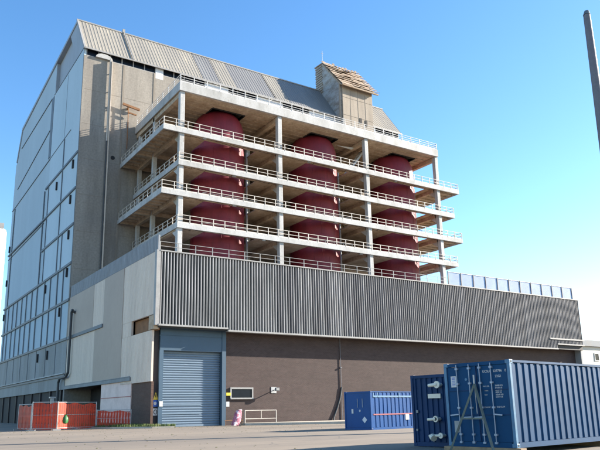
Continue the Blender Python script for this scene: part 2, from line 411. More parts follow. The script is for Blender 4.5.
for y in (98, 104, 110, 116, 122, 128, 134): mull(y, 6.9, 11.4, .14, .06)
mull(YF+.08, 17, 55.4, .14, .03)
def vent(y, z, h=1.3):
    b = MB(); b.box(XL-.22, XL, y-.2, y+.22, z-h, z); mesh_obj('vent_slot', b, M['dark'], rb)
for y, z in ((94.2, 38.0), (94.5, 32.6), (94.3, 27.2), (94.0, 21.6), (106.6, 21.2), (96.8, 16.3), (108.7, 10.6), (102.5, 10.6), (103.6, 37.4), (141.2, 35), (141.4, 28), (141.4, 21)): vent(y, z)
# window band under the eave
def win_run(x0, x1, z0=54.2, z1=55.35):
    w = MB(); w.box(x0, x1, YF+.25, YF+.35, z0, z1); wo = mesh_obj('window', w, M['window_glass'], rb)
    fr = MB(); fr.box(x0, x1, YF+.02, YF+.2, z0, z0+.12); 
    n = max(1, round((x1-x0)/1.75))
    for i in range(n+1):
        x = x0+(x1-x0)*i/n; fr.box(x-.07, x+.07, YF+.05, YF+.22, z0+.12, z1)
    mesh_obj('frame', fr, M['trim'], wo)
for a, b in ((23.9, 34.9), (36.2, 43.6), (48, 53.5), (59, 64.8), (80.6, 86.6)): win_run(a, b)
pn = MB()
for a, b in ((34.9, 36.2), (43.6, 48), (53.5, 59), (64.8, 80.6)): pn.box(a, b, YF-.02, YF+.3, 53.4, 55.35)
split_obj('band_panel', pn, M['pale_panel'], rb)
# little canopy dome at the window corner
dm = MB(); dm.prism([(25.2+1.3*(1-math.cos(t*math.pi/8)), 54.25+.75*math.sin(t*math.pi/8)) for t in range(9)], 'y', YF-.35, YF+.05)
mesh_obj('vent_hood', dm, M['white_concrete'], rb)
# roof: ribbed front slope in sections, flat top, back slope
def slope_section(x0, x1, mat):
    m_ = MB(); x = x0; y0, z0, y1, z1 = YF-.35, 55.3, 97.0, 62.8
    def col(x, d):
        nx, nz = -.82, .57
        m_.v.append((x, y0+nx*d, z0+nz*d)); m_.v.append((x, y1+nx*d, z1+nz*d))
    prof = [(0, 0), (.22, 0), (.28, .035), (.42, .035), (.48, 0)]
    while x < x1-.05:
        for dx, d in prof:
            if x+dx <= x1: col(x+dx, d)
        x += .55
    n = len(m_.v)//2
    for i in range(n-1): m_.f.append((2*i, 2*i+2, 2*i+3, 2*i+1))
    mesh_obj('roof_slope', m_, M[mat], rb)
for a, b, c in ((23.3, 31, 'roof_metal'), (31, 43.2, 'roof_metal'), (43.2, 46.6, 'roof_grey'), (46.6, 49.6, 'roof_metal'), (49.6, 57.5, 'roof_grey'), (57.5, 60.6, 'roof_metal'), (60.6, 78, 'roof_grey'), (78, 87.2, 'roof_metal')):  # grey section beside the tower has its roof shadow put into the colour
    slope_section(a, b, c)
rf = MB(); rf.prism([(YF+.3, 55.2), (97.1, 62.65), (97.1, 62.0), (YF+.9, 55.2)], 'x', XL+.1, XR); mesh_obj('roof_lining', rf, M['dark'], rb)
rf = MB(); rf.prism([(97, 62.8), (137.6, 59.8), (141.4, 53.3), (140.8, 53.1), (137.2, 59.2), (97, 62.3)], 'x', XL-.12, XR+.2); mesh_obj('roof', rf, M['gable_grey'], rb)
rf = MB(); rf.box(XL-.2, XR+.2, 96.85, 97.15, 62.75, 62.95); rf.box(XL-.2, XR+.2, YF-.45, YF-.3, 55.15, 55.38)
rf.beam((XL-.08, YF-.4, 55.3), (XL-.08, 97, 62.85), .25, .25); rf.beam((31, YF-.5, 55.4), (31, 96.9, 62.95), .14, .1); rf.box(30.8, 31.2, 96.8, 97.3, 62.9, 63.5)
mesh_obj('ridge_capping', rf, M['trim'], rb)
er = MB(); er.box(XR-.4, XR, YF+.6, YB, 0, 54.5); mesh_obj('end_wall', er, M['concrete_panel'], rb)
# rainwater pipe and bracket arm on the concrete face
dp = MB(); dp.tube((27.5, YF-.25, 41), (27.5, YF-.25, 54.4), .13)
mesh_obj('rainwater_pipe', dp, M['cream_paint'], rb)
dp = MB(); dp.tube((27.5, YF-.25, 18), (27.5, YF-.25, 41), .11); mesh_obj('rainwater_pipe', dp, M['pipe_dark'], rb)
dp = MB(); dp.tube((30.5, YF-.6, 40.2), (30.5, YF-.6, 47.4), .07); dp.beam((29.6, YF-.6, 47.4), (32.3, YF-.6, 47.0), .25, .35); dp.beam((30.4, YF-.6, 46.2), (31.8, YF-.6, 46.0), .2, .2)
dp.box(30.4, 30.6, YF-.6, YF, 46.8, 47.1)
mesh_obj('davit_arm', dp, M['rust'], rb)
dp = MB(); dp.box(27.62, 27.68, 91.24, 91.70, 17.5, 54.1)  # upright plate added to cast the dark shadow strip on the concrete
for z in range(19, 54, 3): dp.box(27.5, 27.68, 91.70, 92.0, z, z+.12)
mesh_obj('shadow_plate', dp, M['rib_cream'], rb)
dh = MB(); dh.tube((28.6, YF-.05, 38.6), (28.6, YF+.02, 38.6), .32, n=16); mesh_obj('wall_opening', dh, M['dark'], rb)

# ------------------------------------------------------------------ rooftop tower
tw = thing('lift_tower', 'weathered rooftop tower house with rusty tin roof and thin mast, standing over the eave', 'tower', (74.6, 93, 44.6))
b = MB(); b.box(71.3, 78.5, 90.2, 90.5, 44.6, 61.4); mesh_obj('front_wall', b, M['tower_wall'], tw)
b = MB()
for z in (48, 51.6, 55.2, 58.8): b.box(71.3, 78.5, 90.17, 90.2, z, z+.06)
for x in (73.1, 74.9, 76.7): b.box(x, x+.05, 90.172, 90.2, 44.6, 61.2)
mesh_obj('panel_joint', b, M['concrete_panel'], tw)
b = MB(); b.prism([(90.5, 44.6), (90.5, 61.4), (95.6, 68.4), (98.2, 68.4), (98.2, 62), (92.4, 55), (92.2, 44.6)], 'x', 71.0, 71.3); mesh_obj('side_wall', b, M['tower_side'], tw)
b = MB(); b.prism([(90.5, 44.6), (90.5, 61.4), (95.6, 68.4), (98.2, 68.4), (98.2, 62), (92.4, 55), (92.2, 44.6)], 'x', 78.5, 78.8); mesh_obj('side_wall', b, M['tower_wall'], tw)
b = MB(); b.box(71.3, 78.5, 98, 98.3, 55, 68.3); mesh_obj('rear_wall', b, M['tower_wall'], tw)
b = MB()
NS = 9
for i in range(NS):                       # lapped, buckled sheets
    for j in range(6):
        x0 = 70.6+j*1.5; x1 = x0+1.56
        t0, t1 = i/NS, (i+1.12)/NS
        e = random.uniform(-.05, .16)
        ya, za = 89.4+t0*6.4, 61.0+t0*7.6; yb, zb = 89.4+t1*6.4, 61.0+t1*7.6
        k = len(b.v); o1, o2 = .16+e, .02+random.uniform(0, .08)
        for (x, y, z, o) in ((x0, ya, za, o1), (x1, ya, za, o1+random.uniform(-.08, .1)), (x1, yb, zb, o2), (x0, yb, zb, o2)):
            b.v += [(x, y-o*.76, z+o*.64), (x, y-o*.76+.05, z+o*.64-.06)]
        b.f += [(k, k+2, k+4, k+6), (k+1, k+7, k+5, k+3), (k, k+1, k+3, k+2), (k+2, k+3, k+5, k+4), (k+4, k+5, k+7, k+6), (k+6, k+7, k+1, k)]
b.box(70.7, 79.5, 89.3, 89.55, 60.75, 61.05)
b.prism([(89.6, 60.9), (95.9, 68.4), (98.4, 68.5), (98.4, 68.3), (96, 68.2), (90.3, 61.2)], 'x', 70.8, 79.4)
for j in range(11): x = 71+j*.8; b.box(x, x+random.uniform(.15, .5), 95.7, 95.9, 68.4, 68.5+random.uniform(.1, .5))
mesh_obj('roof', b, M['tin'], tw)
b = MB(); b.tube((71.1, 96, 68.3), (71.1, 96, 71.2), .05); b.tube((70.8, 96, 70.6), (71.4, 96, 70.6), .04); mesh_obj('mast', b, M['galv'], tw)
b = MB()
for z in range(12): b.box(70.86, 70.99, 95.9+.1*(z % 3), 98.2, 62.2+z*.5, 62.4+z*.5+.1*(z % 2))
b.prism([(90.4, 54), (90.4, 61.3), (90.75, 61.6), (90.75, 54)], 'x', 70.8, 70.98)
b.beam((70.9, 92.2, 55.4), (70.9, 98.2, 63.2), .2, .4)
mesh_obj('boarding', b, M['tower_wall'], tw)
b = MB(); b.box(75.2, 75.7, 90.12, 90.19, 54.2, 55.3); b.box(76.5, 77.0, 90.12, 90.19, 54.0, 55.1); split_obj('vent_opening', b, M['dark'], tw)
b = MB(); b.box(71.0, 71.3, 90.1, 90.45, 44.7, 54.4); mesh_obj('corner_post', b, M['belt_dark'], tw)

# ------------------------------------------------------------------ boilers
BX = (40.6, 57.4, 73.9); BY = 81.0; BR = 3.8
boil_group = 'red boilers in the open frame'
blabel = ['tall dark red boiler drum in the leftmost bay of the white frame',
          'tall dark red boiler drum in the middle bay of the white frame', 'tall dark red boiler drum in the rightmost bay of the white frame, sky beside it']
def make_boiler():
    t = thing('boiler', blabel[0], 'boiler', (BX[0], BY, 16.9), 0, boil_group)
    prof = [(BR, 0), (BR, 23.1)] + [(BR*math.cos(a)**.62, 23.1+3.9*math.sin(a)**.9) for a in [i*math.pi/2/10 for i in range(1, 10)]] + [(.25, 27.05)]
    s_ = MB(); s_.lathe(0, 0, prof, 56); mesh_obj('shell', s_, M['boiler_red'], t, local=True, smooth=True)
    s_ = MB()
    for z in [1.4+1.75*i for i in range(12)]: s_.lathe(0, 0, [(BR-.02, z), (BR+.018, z+.01), (BR+.018, z+.05), (BR-.02, z+.06)], 56)
    for i in range(12):
        for q in range(10): a = 2*math.pi*(q+.5*(i % 2))/10; z = 1.45+1.75*i; s_.beam((BR*math.cos(a), BR*math.sin(a), z-1.7), (BR*math.cos(a), BR*math.sin(a), z), .05, .05)
    mesh_obj('weld_seam', s_, M['boiler_red'], t, local=True)
    for z in (4.2, 8.6, 13.0, 17.4, 21.6):
        s_ = MB(); s_.lathe(0, 0, [(BR, z), (BR+.07, z+.02), (BR+.07, z+.2), (BR, z+.22)], 56); mesh_obj('band', s_, M['boiler_red'], t, local=True)
    s_ = MB(); s_.tube((BR+.3, -1.2, 0), (BR+.3, -1.2, 21.5), .16); s_.tube((BR+.25, 1.4, 0), (BR+.25, 1.4, 21.5), .12)
    split_obj('pipe', s_, M['white_concrete'], t, local=True)
    return t
bo = make_boiler()
for i in (1, 2): copy_thing(bo, (BX[i], BY, 16.9), 0, blabel[i])

# ------------------------------------------------------------------ open concrete frame
fr = thing('boiler_gallery', 'white open concrete frame with four walkway decks and flat top slab round the red boilers', 'gallery', (32.4, 75, 16.9))
colx = (32.45, 47.7, 63.85, 79.2)
for yy, w in ((75.25, .68), (84.6, .6), (90.6, .55)):
    for i, x in enumerate(colx):
        c = MB(); c.box(x-w/2, x+w/2, yy, yy+w, 16.9, 43.08); mesh_obj('column', c, M['white_concrete'], fr, bevel=.04)
def holes(xl, xr, y0, y1, hw, mb, z0, z1, yh0, yh1):
    mb.box(xl, xr, y0, yh0, z0, z1); mb.box(xl, xr, yh1, y1, z0, z1)
    xs = [xl]+[v for x in BX for v in (x-hw, x+hw)]+[xr]
    for i in range(0, len(xs), 2): mb.box(xs[i], xs[i+1], yh0, yh1, z0, z1)
# top slab
s_ = MB(); holes(32.02, 79.35, 75.3, 91.9, 2.55, s_, 43.1, 44.3, 77.6, 84.4); 
for i in range(14):
    y = 76.2+i*1.15
    xs = [32.2]+([v for x in BX for v in (x-2.7, x+2.7)] if 77.3 < y < 84.7 else [])+[79.2]
    for k in range(0, len(xs), 2): s_.box(xs[k], xs[k+1], y, y+.16, 42.98, 43.11)
mesh_obj('top_slab', s_, M['soffit'], fr)
s_ = MB(); s_.box(31.9, 79.5, 75.0, 75.3, 43.1, 44.35); mesh_obj('fascia', s_, M['white_concrete'], fr)
s_ = MB(); s_.box(31.9, 32.02, 75.3, 91.95, 43.1, 44.35); mesh_obj('fascia', s_, M['white_concrete'], fr); s_ = MB(); s_.box(79.35, 79.5, 75.3, 91.95, 43.1, 44.35); mesh_obj('fascia', s_, M['white_concrete'], fr)
s_ = MB()
for x in BX: s_.box(x-2.6, x+2.6, 77.55, 84.5, 44.3, 45.6)
split_obj('hatch_cover', s_, M['dark'], fr)
s_ = MB()
for x in BX:
    for a, b_ in ((x-2.62, x-2.55), (x+2.55, x+2.62)): s_.box(a, b_, 77.53, 84.47, 42.92, 43.4)
    s_.box(x-2.55, x+2.55, 77.53, 77.6, 42.92, 44.4); s_.box(x-2.55, x+2.55, 84.4, 84.47, 42.92, 44.4)
    mesh_obj('hatch_edge', s_, M['dark'], fr); s_ = MB()
def beams(z, h, xl, xr, mat, full=True, y1=91.9, joists=True, jy0=75.3):
    s_ = MB()
    for x in colx: s_.box(x-.3, x+.3, 75.35, y1, z-h, z)
    for x in (49.2, 65.6) if full else (): s_.box(x-.12, x+.12, 77.3, y1, z-h*.6, z)
    for yy in (84.75, 90.75): s_.box(xl+.2, xr-.2, yy, yy+.5, z-h*.9, z-.02)
    split_obj('beam', s_, M[mat], fr)
beams(43.03, .62, 32.1, 79.2, 'soffit')
def rail_line(mb_posts, mb_rails, p0, p1, h=1.1, gap=1.7, rails=(1.1, .58), r=.045, pr=.05):
    p0, p1 = Vector(p0), Vector(p1); L = (p1-p0).length; n = max(1, round(L/gap)); d = (p1-p0)/n
    for i in range(n+1): p = p0+d*i; mb_posts.append(p)
    for z in rails: mb_rails.tube(p0+Vector((0, 0, z)), p1+Vector((0, 0, z)), r, n=6)
def railing(name, pts, parent, mat, h=1.1, gap=1.7, rails=(1.1, .58), toe=True, r=.045):
    P = []; R = MB()
    for a, b_ in zip(pts[:-1], pts[1:]): rail_line(P, R, a, b_, h, gap, rails, r)
    if toe:
        for a, b_ in zip(pts[:-1], pts[1:]): R.beam(Vector(a)+Vector((0, 0, .1)), Vector(b_)+Vector((0, 0, .1)), .03, .18)
    o = mesh_obj(name, R, mat, parent)
    seen = []
    P2 = []
    for p in P:
        if all((p-q).length > .1 for q in seen): seen.append(p); P2.append(p)
    pm = MB(); pm.box(-.045, .045, -.045, .045, 0, h+.03)
    base = None
    for p in P2[:99]:
        off = p-root_loc(parent if parent else o)
        if base is None: base = mesh_obj('post', pm, mat, o, local=True); base.location = off
        else: c = base.copy(); COL.objects.link(c); c.parent = o; c.location = off
    return o

decks = [(29.75, 83.9, 37.1), (31.95, 82.4, 32.6), (29.7, 83.9, 28.4), (31.95, 82.4, 24.15)]
for i, (xl, xr, zb) in enumerate(decks):
    zt = zb+.64
    s_ = MB(); holes(xl+.12, xr-.12, 75.2, 91.9, BR+.25, s_, zb+.45, zt-.03, BY-BR-.2, BY+BR+.3); mesh_obj('deck', s_, M['soffit'], fr)
    s_ = MB(); s_.box(xl, xr, 75.0, 75.2, zb, zt); s_.box(xl, xl+.12, 75.2, 91.95, zb, zt); s_.box(xr-.12, xr, 75.2, 91.95, zb, zt)
    mesh_obj('fascia', s_, M['white_concrete'], fr)
    s_ = MB()
    for x in colx: s_.box(x-.28, x+.28, 76.2, 91.9, zb-.15, zb+.45)
    for yy in (85.0, 90.75): s_.box(xl+.2, xr-.2, yy, yy+.35, zb-.1, zb+.44)
    split_obj('beam', s_, M['soffit'], fr)
    s_ = MB()                                  # sloping haunches at the columns
    for x in colx:
        s_.prism([(76.2, zb-1.0), (76.2, zb+.44), (78.2, zb+.44)], 'x', x-.18, x+.18)
    split_obj('haunch', s_, M['white_concrete'], fr)
    s_ = MB()
    y = 76.6
    while y < 91.5:
        for a, b_ in ((xl+.15, 32.1), (79.6, xr-.15)): s_.box(a, b_, y, y+.16, zb+.2, zb+.45)
        y += 1.35
    split_obj('joist', s_, M['soffit'], fr)
    railing('railing', [(xl+.1, 91.6, zt), (xl+.1, 75.1, zt), (xr-.1, 75.1, zt), (xr-.1, 91.6, zt)], fr, M['cream_paint'])
railing('railing', [(32.05, 91.6, 44.35), (32.05, 75.15, 44.35), (79.35, 75.15, 44.35), (79.35, 91.6, 44.35)], fr, M['white'], h=1.1, gap=2.0, rails=(1.1, .75, .4))
# secondary rails round the boiler openings
for (xl, xr, zb) in decks:
    R = MB(); zt = zb+.64
    for x in BX: 
        for z in (.55, 1.05): R.tube((x-4.2, 77.0, zt+z), (x+4.2, 77.0, zt+z), .04, n=6)
        for k in range(6): R.tube((x-4.2+k*1.68, 77.0, zt), (x-4.2+k*1.68, 77.0, zt+1.05), .04, n=6)
        mesh_obj('inner_railing', R, M['cream_paint'], fr); R = MB()
for k_, (xl, xr, zb) in enumerate(decks):
    for q in range(3):
        x = xl+6+q*17+k_*2.3
        c_ = MB(); c_.box(x-.25, x+.25, 75.22, 75.5, zb-.12, zb+.02); mesh_obj('lamp', c_, M['trim'], fr)
    c_ = MB(); z = zb+.3; px = xl+.3
    while px < xr-2:
        c_.tube((px, 76.1, z), (px+2, 76.1, z-.12*(1+math.sin(px))), .03, n=6); c_.tube((px+2, 76.1, z-.12*(1+math.sin(px))), (px+2, 76.1, z), .03, n=6); px += 2
    mesh_obj('cable', c_, M['ink'], fr)
# steel stair under the top slab
s_ = MB()
for dx in (0, 1.0):
    s_.beam((66.6+dx*.0, 79.2+dx, 43.0), (62.6, 79.2+dx, 37.9), .06, .3)
for i in range(17): t = i/17; s_.box(66.6-4*t-.15, 66.6-4*t+.15, 79.2, 80.2, 42.9-5.1*t, 42.94-5.1*t)
mesh_obj('stair', s_, M['galv'], fr)
s_ = MB(); s_.prism([(60.4, 42.3), (62.6, 42.5), (64.6, 42.9), (63.2, 42.2)], 'y', 78.2, 78.35); mesh_obj('light_panel', s_, M['white'], fr)
for k, z in enumerate((33.4, 29.2, 24.9)):
    s_ = MB(); s_.beam((53.1, 85.5, z), (49.2, 85.5, z+3.8), .3, .25); s_.beam((69.3, 85.5, z), (65.4, 85.5, z+3.8), .3, .25); split_obj('brace', s_, M['soffit'], fr)

# ------------------------------------------------------------------ annex
AX0, AX1, AY = 23.5, 91.7, 60.0
an = thing('annex_building', 'long low turbine annex with grey vertical fins above a dark brown brick ground floor', 'building', (AX0, AY, 0))
ZB, ZT = 9.5, 17.0
s_ = MB(); s_.box(AX0+.6, 80, 60.6, 91.9, 16.4, 16.88); s_.box(80, AX1-.4, 60.6, 91.9, 16.4, 16.88); mesh_obj('roof', s_, M['parapet'], an)
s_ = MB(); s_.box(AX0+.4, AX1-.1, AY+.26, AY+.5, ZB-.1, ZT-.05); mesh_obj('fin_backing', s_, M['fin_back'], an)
s_ = MB(); s2_ = MB(); x = AX0+.5; pitch = .33
while x < AX1-.2:
    zb = 9.72 if x < 31.5 else (10.2 if x > 85.3 else 9.5)
    w = .088+random.uniform(-.008, .008); j = random.uniform(-.012, .012)
    (s_ if x < 44+random.uniform(-9, 9) else s2_).prism([(x, AY+.26), (x+.015, AY+j), (x+w, AY+j), (x+w+.015, AY+.26)], 'z', zb, ZT-.06)
    x += pitch
fins = mesh_obj('fin_cladding', s_, M['fin'], an); mesh_obj('fin_cladding', s2_, M['fin_darker'], an)
s_ = MB(); s_.box(AX0+.35, 31.4, AY-.06, AY+.62, 9.55, 9.72); s_.box(31.4, 85.3, AY-.06, AY+.62, 9.33, 9.5); s_.box(85.3, AX1, AY-.06, AY+.62, 10.03, 10.2)
s_.box(83.6, AX1, AY-.1, AY-.02, 10.75, 10.95); s_.box(AX0+.35, AX1, AY-.05, AY+.62, ZT-.06, ZT+.06)
mesh_obj('flashing', s_, M['trim'], an)
s_ = MB(); s_.box(AX0, AX0+.42, AY-.02, AY+.5, 9.6, ZT+.05); mesh_obj('corner_trim', s_, M['trim'], an)
s_ = MB(); s_.box(31.9, AX1-.2, 61.2, 61.6, 0, 9.9); s_.box(AX0+.9, AX1-.2, 60.5, 61.2, 9.95, 10.1)
mesh_obj('brick_wall', s_, M['brick'], an)
s_ = MB(); s_.box(AX0+.4, 24.55, 61.15, 61.6, 0, 9.6); mesh_obj('brick_pier', s_, M['brick_dark'], an)
s_ = MB(); s_.box(24.5, AX1-.4, 62.6, 62.9, 0, 16.3); mesh_obj('inner_wall', s_, M['dark'], an)
s_ = MB(); s_.box(AX1-.35, AX1, 60.5, 91.9, 0, 16.9); mesh_obj('end_wall', s_, M['parapet'], an)
# door surround
s_ = MB(); s_.box(24.6, 31.75, 60.95, 61.3, 8.82, 9.55); s_.box(24.6, 31.75, 60.95, 61.3, 7.32, 8.72); mesh_obj('door_panel', s_, M['door_blue'], an)
s_ = MB(); s_.box(24.55, 31.8, 61.0, 61.3, 8.72, 8.82); s_.box(24.55, 24.95, 60.9, 61.4, 0, 7.32); s_.box(31.35, 31.8, 60.9, 61.4, 0, 9.55)
mesh_obj('door_frame', s_, M['door_blue'], an)
sh = MB(); z = 0; prof = []
while z < 7.3:
    prof += [(61.40, z), (61.35, z+.03), (61.32, z+.10), (61.33, z+.17), (61.40, z+.21)]; z += .235
prof = [(y, min(zz, 7.32)) for y, zz in prof]
x0, x1 = 24.95, 31.35
for y, zz in prof: sh.v += [(x0, y, zz), (x1, y, zz)]
for i in range(len(prof)-1): sh.f.append((2*i, 2*i+1, 2*i+3, 2*i+2))
shd = mesh_obj('roller_shutter', sh, M['shutter'], an)
s_ = MB()
for z, h in ((.02, .2), (2.9, .1), (2.02, .12), (1.2, .12)): s_.box(24.96, 29.3 if h < .2 else 31.34, 61.29, 61.37, z, z+h)
mesh_obj('bottom_rail', s_, M['shutter'], shd)
# small window
s_ = MB(); s_.box(32.55, 34.95, 61.12, 61.19, 2.75, 3.62); wo = mesh_obj('window', s_, M['window_glass'], an)
s_ = MB(); s_.box(32.4, 35.1, 61.05, 61.2, 3.62, 3.78); s_.box(32.4, 35.1, 61.0, 61.2, 2.6, 2.74); s_.box(32.4, 32.55, 61.06, 61.2, 2.74, 3.62); s_.box(34.95, 35.1, 61.06, 61.2, 2.74, 3.62)
mesh_obj('frame', s_, M['trim'], wo)
# downpipes
for x, z0 in ((46.7, .1),):
    s_ = MB(); s_.tube((x, 61.12, z0), (x, 61.12, 9.4), .04); s_.box(x-.12, x+.12, 61.0, 61.2, 6.0, 6.12)
    mesh_obj('downpipe', s_, M['mast'], an)
# side wall of the annex (x = 23.5), cladding panels in bands
def sidepanel(name, y0, y1, z0, z1, mat, ribs=False, dx=0.):
    s_ = MB()
    if ribs:
        y = y0; s_.box(AX0+.1+dx, AX0+.3, y0, y1, z0, z1)
        while y < y1-.2:
            s_.prism([(AX0+.1+dx, y+.02), (AX0+.03+dx, y+.07), (AX0+.03+dx, y+.2), (AX0+.1+dx, y+.25)], 'z', z0+.01, z1-.01); y += .3
    else: s_.box(AX0+.02+dx, AX0+.3, y0, y1, z0, z1)
    return mesh_obj(name, s_, M[mat], an)
sidepanel('side_cladding', 60.55, 69.6, 10.7, 16.95, 'rib_cream', True)
sidepanel('side_cladding', 60.9, 69.6, 4.3, 9.2, 'rib_cream', True)
sidepanel('side_cladding', 66.8, 69.6, 9.2, 10.7, 'rib_cream', True)
sidepanel('side_panel', 69.6, 76.4, 4.9, 16.95, 'panel_grey')
sidepanel('side_cladding', 76.4, 80.6, 11.6, 16.95, 'rib_cream', True)
sidepanel('side_panel', 80.6, 91.9, 11.6, 16.95, 'panel_grey')
sidepanel('side_panel', 76.4, 79.6, 4.9, 11.2, 'panel_grey')
sidepanel('side_cladding', 79.6, 91.9, 4.9, 11.2, 'rib_cream', True)
s_ = MB(); s_.box(AX0-.12, AX0+.3, 76.4, 91.9, 11.2, 11.6); mesh_obj('belt', s_, M['belt_dark'], an)
s_ = MB(); s_.box(AX0+.5, AX0+.7, 60.5, 66.8, 9.2, 10.7); mesh_obj('louvre_opening', s_, M['rust'], an)
s_ = MB(); s_.box(AX0-.02, AX0+.5, 60.3, 61.6, 9.25, 10.6); mesh_obj('patch_panel', s_, M['soffit'], an)
s_ = MB(); s_.box(AX0+.2, AX0+.45, 61.0, 66.3, 0, 4.3); mesh_obj('side_brick', s_, M['brick_side'], an)
s_ = MB(); s_.box(AX0+.1, AX0+.45, 66.3, 76.2, 0, 4.6)
blk = mesh_obj('block_wall', s_, M['block'], an)
s_ = MB(); s_.box(AX0+.07, AX0+.1, 66.3, 76.2, 1.5, 1.58); s_.box(AX0+.07, AX0+.1, 66.3, 76.2, 3.0, 3.08); mesh_obj('joint', s_, M['red_stripe'], blk)
s_ = MB(); s_.box(AX0-.1, AX0+.5, 66.3, 92, 4.6, 4.95); s_.box(AX0-.06, AX0+.02, 66.5, 92, 4.98, 5.06); mesh_obj('ledge', s_, M['stained_panel'], an)
s_ = MB(); s_.box(AX0+3.6, AX0+3.9, 76.2, 92, 0, 4.6); mesh_obj('undercroft_wall', s_, M['dark'], an)  # black colour carries the shade under the annex side
# parapet at the side
s_ = MB(); s_.box(AX0+.12, AX0+.3, 60.0, 91.9, 17.0, 18.55); y = 60.0
while y < 91.6: s_.prism([(AX0+.12, y+.02), (AX0+.04, y+.08), (AX0+.04, y+.22), (AX0+.12, y+.28)], 'z', 17.0, 18.55); y += .4
mesh_obj('parapet', s_, M['parapet'], an)
# gooseneck pipe on the side wall
s_ = MB(); X = AX0-.35
s_.path([(AX0+.05, 88.6, 14.5), (X, 88.6, 14.7), (X, 88.8, 14.9), (X, 89.2, 14.5), (X, 89.2, 6.7), (X, 90.1, 6.2), (X, 93.3, 6.1), (X, 93.9, 5.6), (X, 93.9, 0.1)], .17)
tag(mesh_obj('vent_pipe', s_, M['pipe_dark'], loc=(X, 93.9, 0)), 'dark gooseneck pipe running down the pale side cladding of the annex', 'pipe')

# roof-edge railing, screens
rr = thing('roof_railing', 'low cream railing along the roof edge above the grey fins', 'railing', (24, 60.4, 17.06))
R = MB(); 
for z in (.5, .95): R.tube((24, 60.4, 17.06+z), (64.2, 60.4, 17.06+z), .028, n=6)
mesh_obj('rail', R, M['trim'], rr)
pm = MB(); pm.box(-.03, .03, -.03, .03, 0, .97); base = mesh_obj('post', pm, M['trim'], rr, local=True)
for i in range(1, 22):
    c = base.copy(); COL.objects.link(c); c.parent = rr; c.location = (40.2*i/21, 0, 0)
bf = thing('mesh_fence', 'blue grey mesh fence panels along the right end of the annex roof', 'fence', (64.2, 60.4, 17.06))
s_ = MB(); s_.box(64.2, 90.7, 60.42, 60.44, 17.1, 18.85); mesh_obj('mesh_panel', s_, M['blue_mesh'], bf)
s_ = MB(); s_.tube((64.2, 60.4, 18.85), (90.7, 60.4, 18.85), .04, n=6); mesh_obj('rail', s_, M['galv'], bf)
pm = MB(); pm.box(-.06, .06, -.06, .06, 0, 1.85); base = mesh_obj('post', pm, M['mast'], bf, local=True)
for i in range(1, 12):
    c = base.copy(); COL.objects.link(c); c.parent = bf; c.location = (26.5*i/11, 0, 0)
gs = thing('mesh_screen', 'tall grey mesh screen below the lowest walkway deck, behind the roof railing', 'screen', (33.4, 74.2, 16.9))
s_ = MB(); s_.box(33.4, 78.6, 74.2, 74.23, 17, 20.3); mesh_obj('mesh_panel', s_, M['grey_mesh'], gs)
s_ = MB(); s_.tube((33.4, 74.2, 20.3), (78.6, 74.2, 20.3), .04, n=6)
mesh_obj('rail', s_, M['galv'], gs)
pm = MB(); pm.box(-.05, .05, -.05, .05, 0, 3.4); base = mesh_obj('post', pm, M['galv'], gs, local=True)
for i in range(1, 19):
    c = base.copy(); COL.objects.link(c); c.parent = gs; c.location = (45.2*i/18, 0, 0)

# ------------------------------------------------------------------ small things on the front wall
def sign(name, label, x, z, w, h, mat, shape='box', y=61.0):
    s_ = MB()
    if shape == 'tri': s_.prism([(x-w/2, z-h/2), (x+w/2, z-h/2), (x, z+h/2)], 'y', y-.03, y)
    else: s_.box(x-w/2, x+w/2, y-.03, y, z-h/2, z+h/2)
    return tag(mesh_obj(name, s_, M[mat], loc=(x, y, z)), label, 'sign', 'safety signs by the shutter')
tr = sign('warning_sign', 'yellow triangular warning sign, topmost sign on the dark pier left of the shutter', 24.35, 2.95, .5, .72, 'yellow', 'tri', 61.14)
s_ = MB(); s_.box(24.31, 24.39, 61.09, 61.11, 2.8, 3.1); mesh_obj('mark', s_, M['ink'], tr)
bs_ = sign('mandatory_sign', 'square blue sign under the yellow triangle on the dark pier', 24.3, 2.25, .62, .6, 'sign_blue', y=61.14)
s_ = MB(); s_.tube((24.3, 61.12, 2.25), (24.3, 61.09, 2.25), .15, n=16); mesh_obj('mark', s_, M['white'], bs_)
sign('notice_board', 'small white notice on the blue door frame left of the shutter', 24.8, 2.2, .36, .5, 'white', y=60.88)
ws = sign('speed_sign', 'white sign with a black ring, lowest on the dark pier left of the shutter', 24.34, 1.45, .5, .66, 'white', y=61.14)
s_ = MB()
for k in range(16):
    a, b_ = k*math.pi/8, (k+1)*math.pi/8
    s_.beam((24.34+.15*math.cos(a), 61.1, 1.45+.2*math.sin(a)), (24.34+.15*math.cos(b_), 61.1, 1.45+.2*math.sin(b_)), .02, .06)
mesh_obj('ring', s_, M['ink'], ws)
sign('notice_board', 'small white notice on the brick just right of the shutter', 32.15, 2.1, .36, .5, 'white', y=61.19)
s_ = MB(); s_.box(31.9, 32.4, 61.0, 61.19, 2.95, 3.25); tag(mesh_obj('call_box', s_, M['yellow'], loc=(32.1, 61.1, 3)), 'small yellow box on the brick beside the barred window', 'box')
fl = thing('floodlight', 'small floodlight on a long bracket high on the brick wall, casting a slanting shadow', 'lamp', (37.66, 61.2, 3.52))
s_ = MB(); s_.tube((37.66, 61.2, 3.5), (37.6, 60.45, 3.55), .05); s_.box(37.35, 38.0, 61.15, 61.2, 3.2, 3.85); mesh_obj('bracket', s_, M['galv'], fl)
s_ = MB(); s_.box(37.4, 37.85, 60.28, 60.5, 3.42, 3.75); mesh_obj('housing', s_, M['belt_dark'], fl, bevel=.02)
s_ = MB(); s_.box(37.44, 37.81, 60.26, 60.28, 3.46, 3.71); mesh_obj('lens', s_, M['trim'], fl)
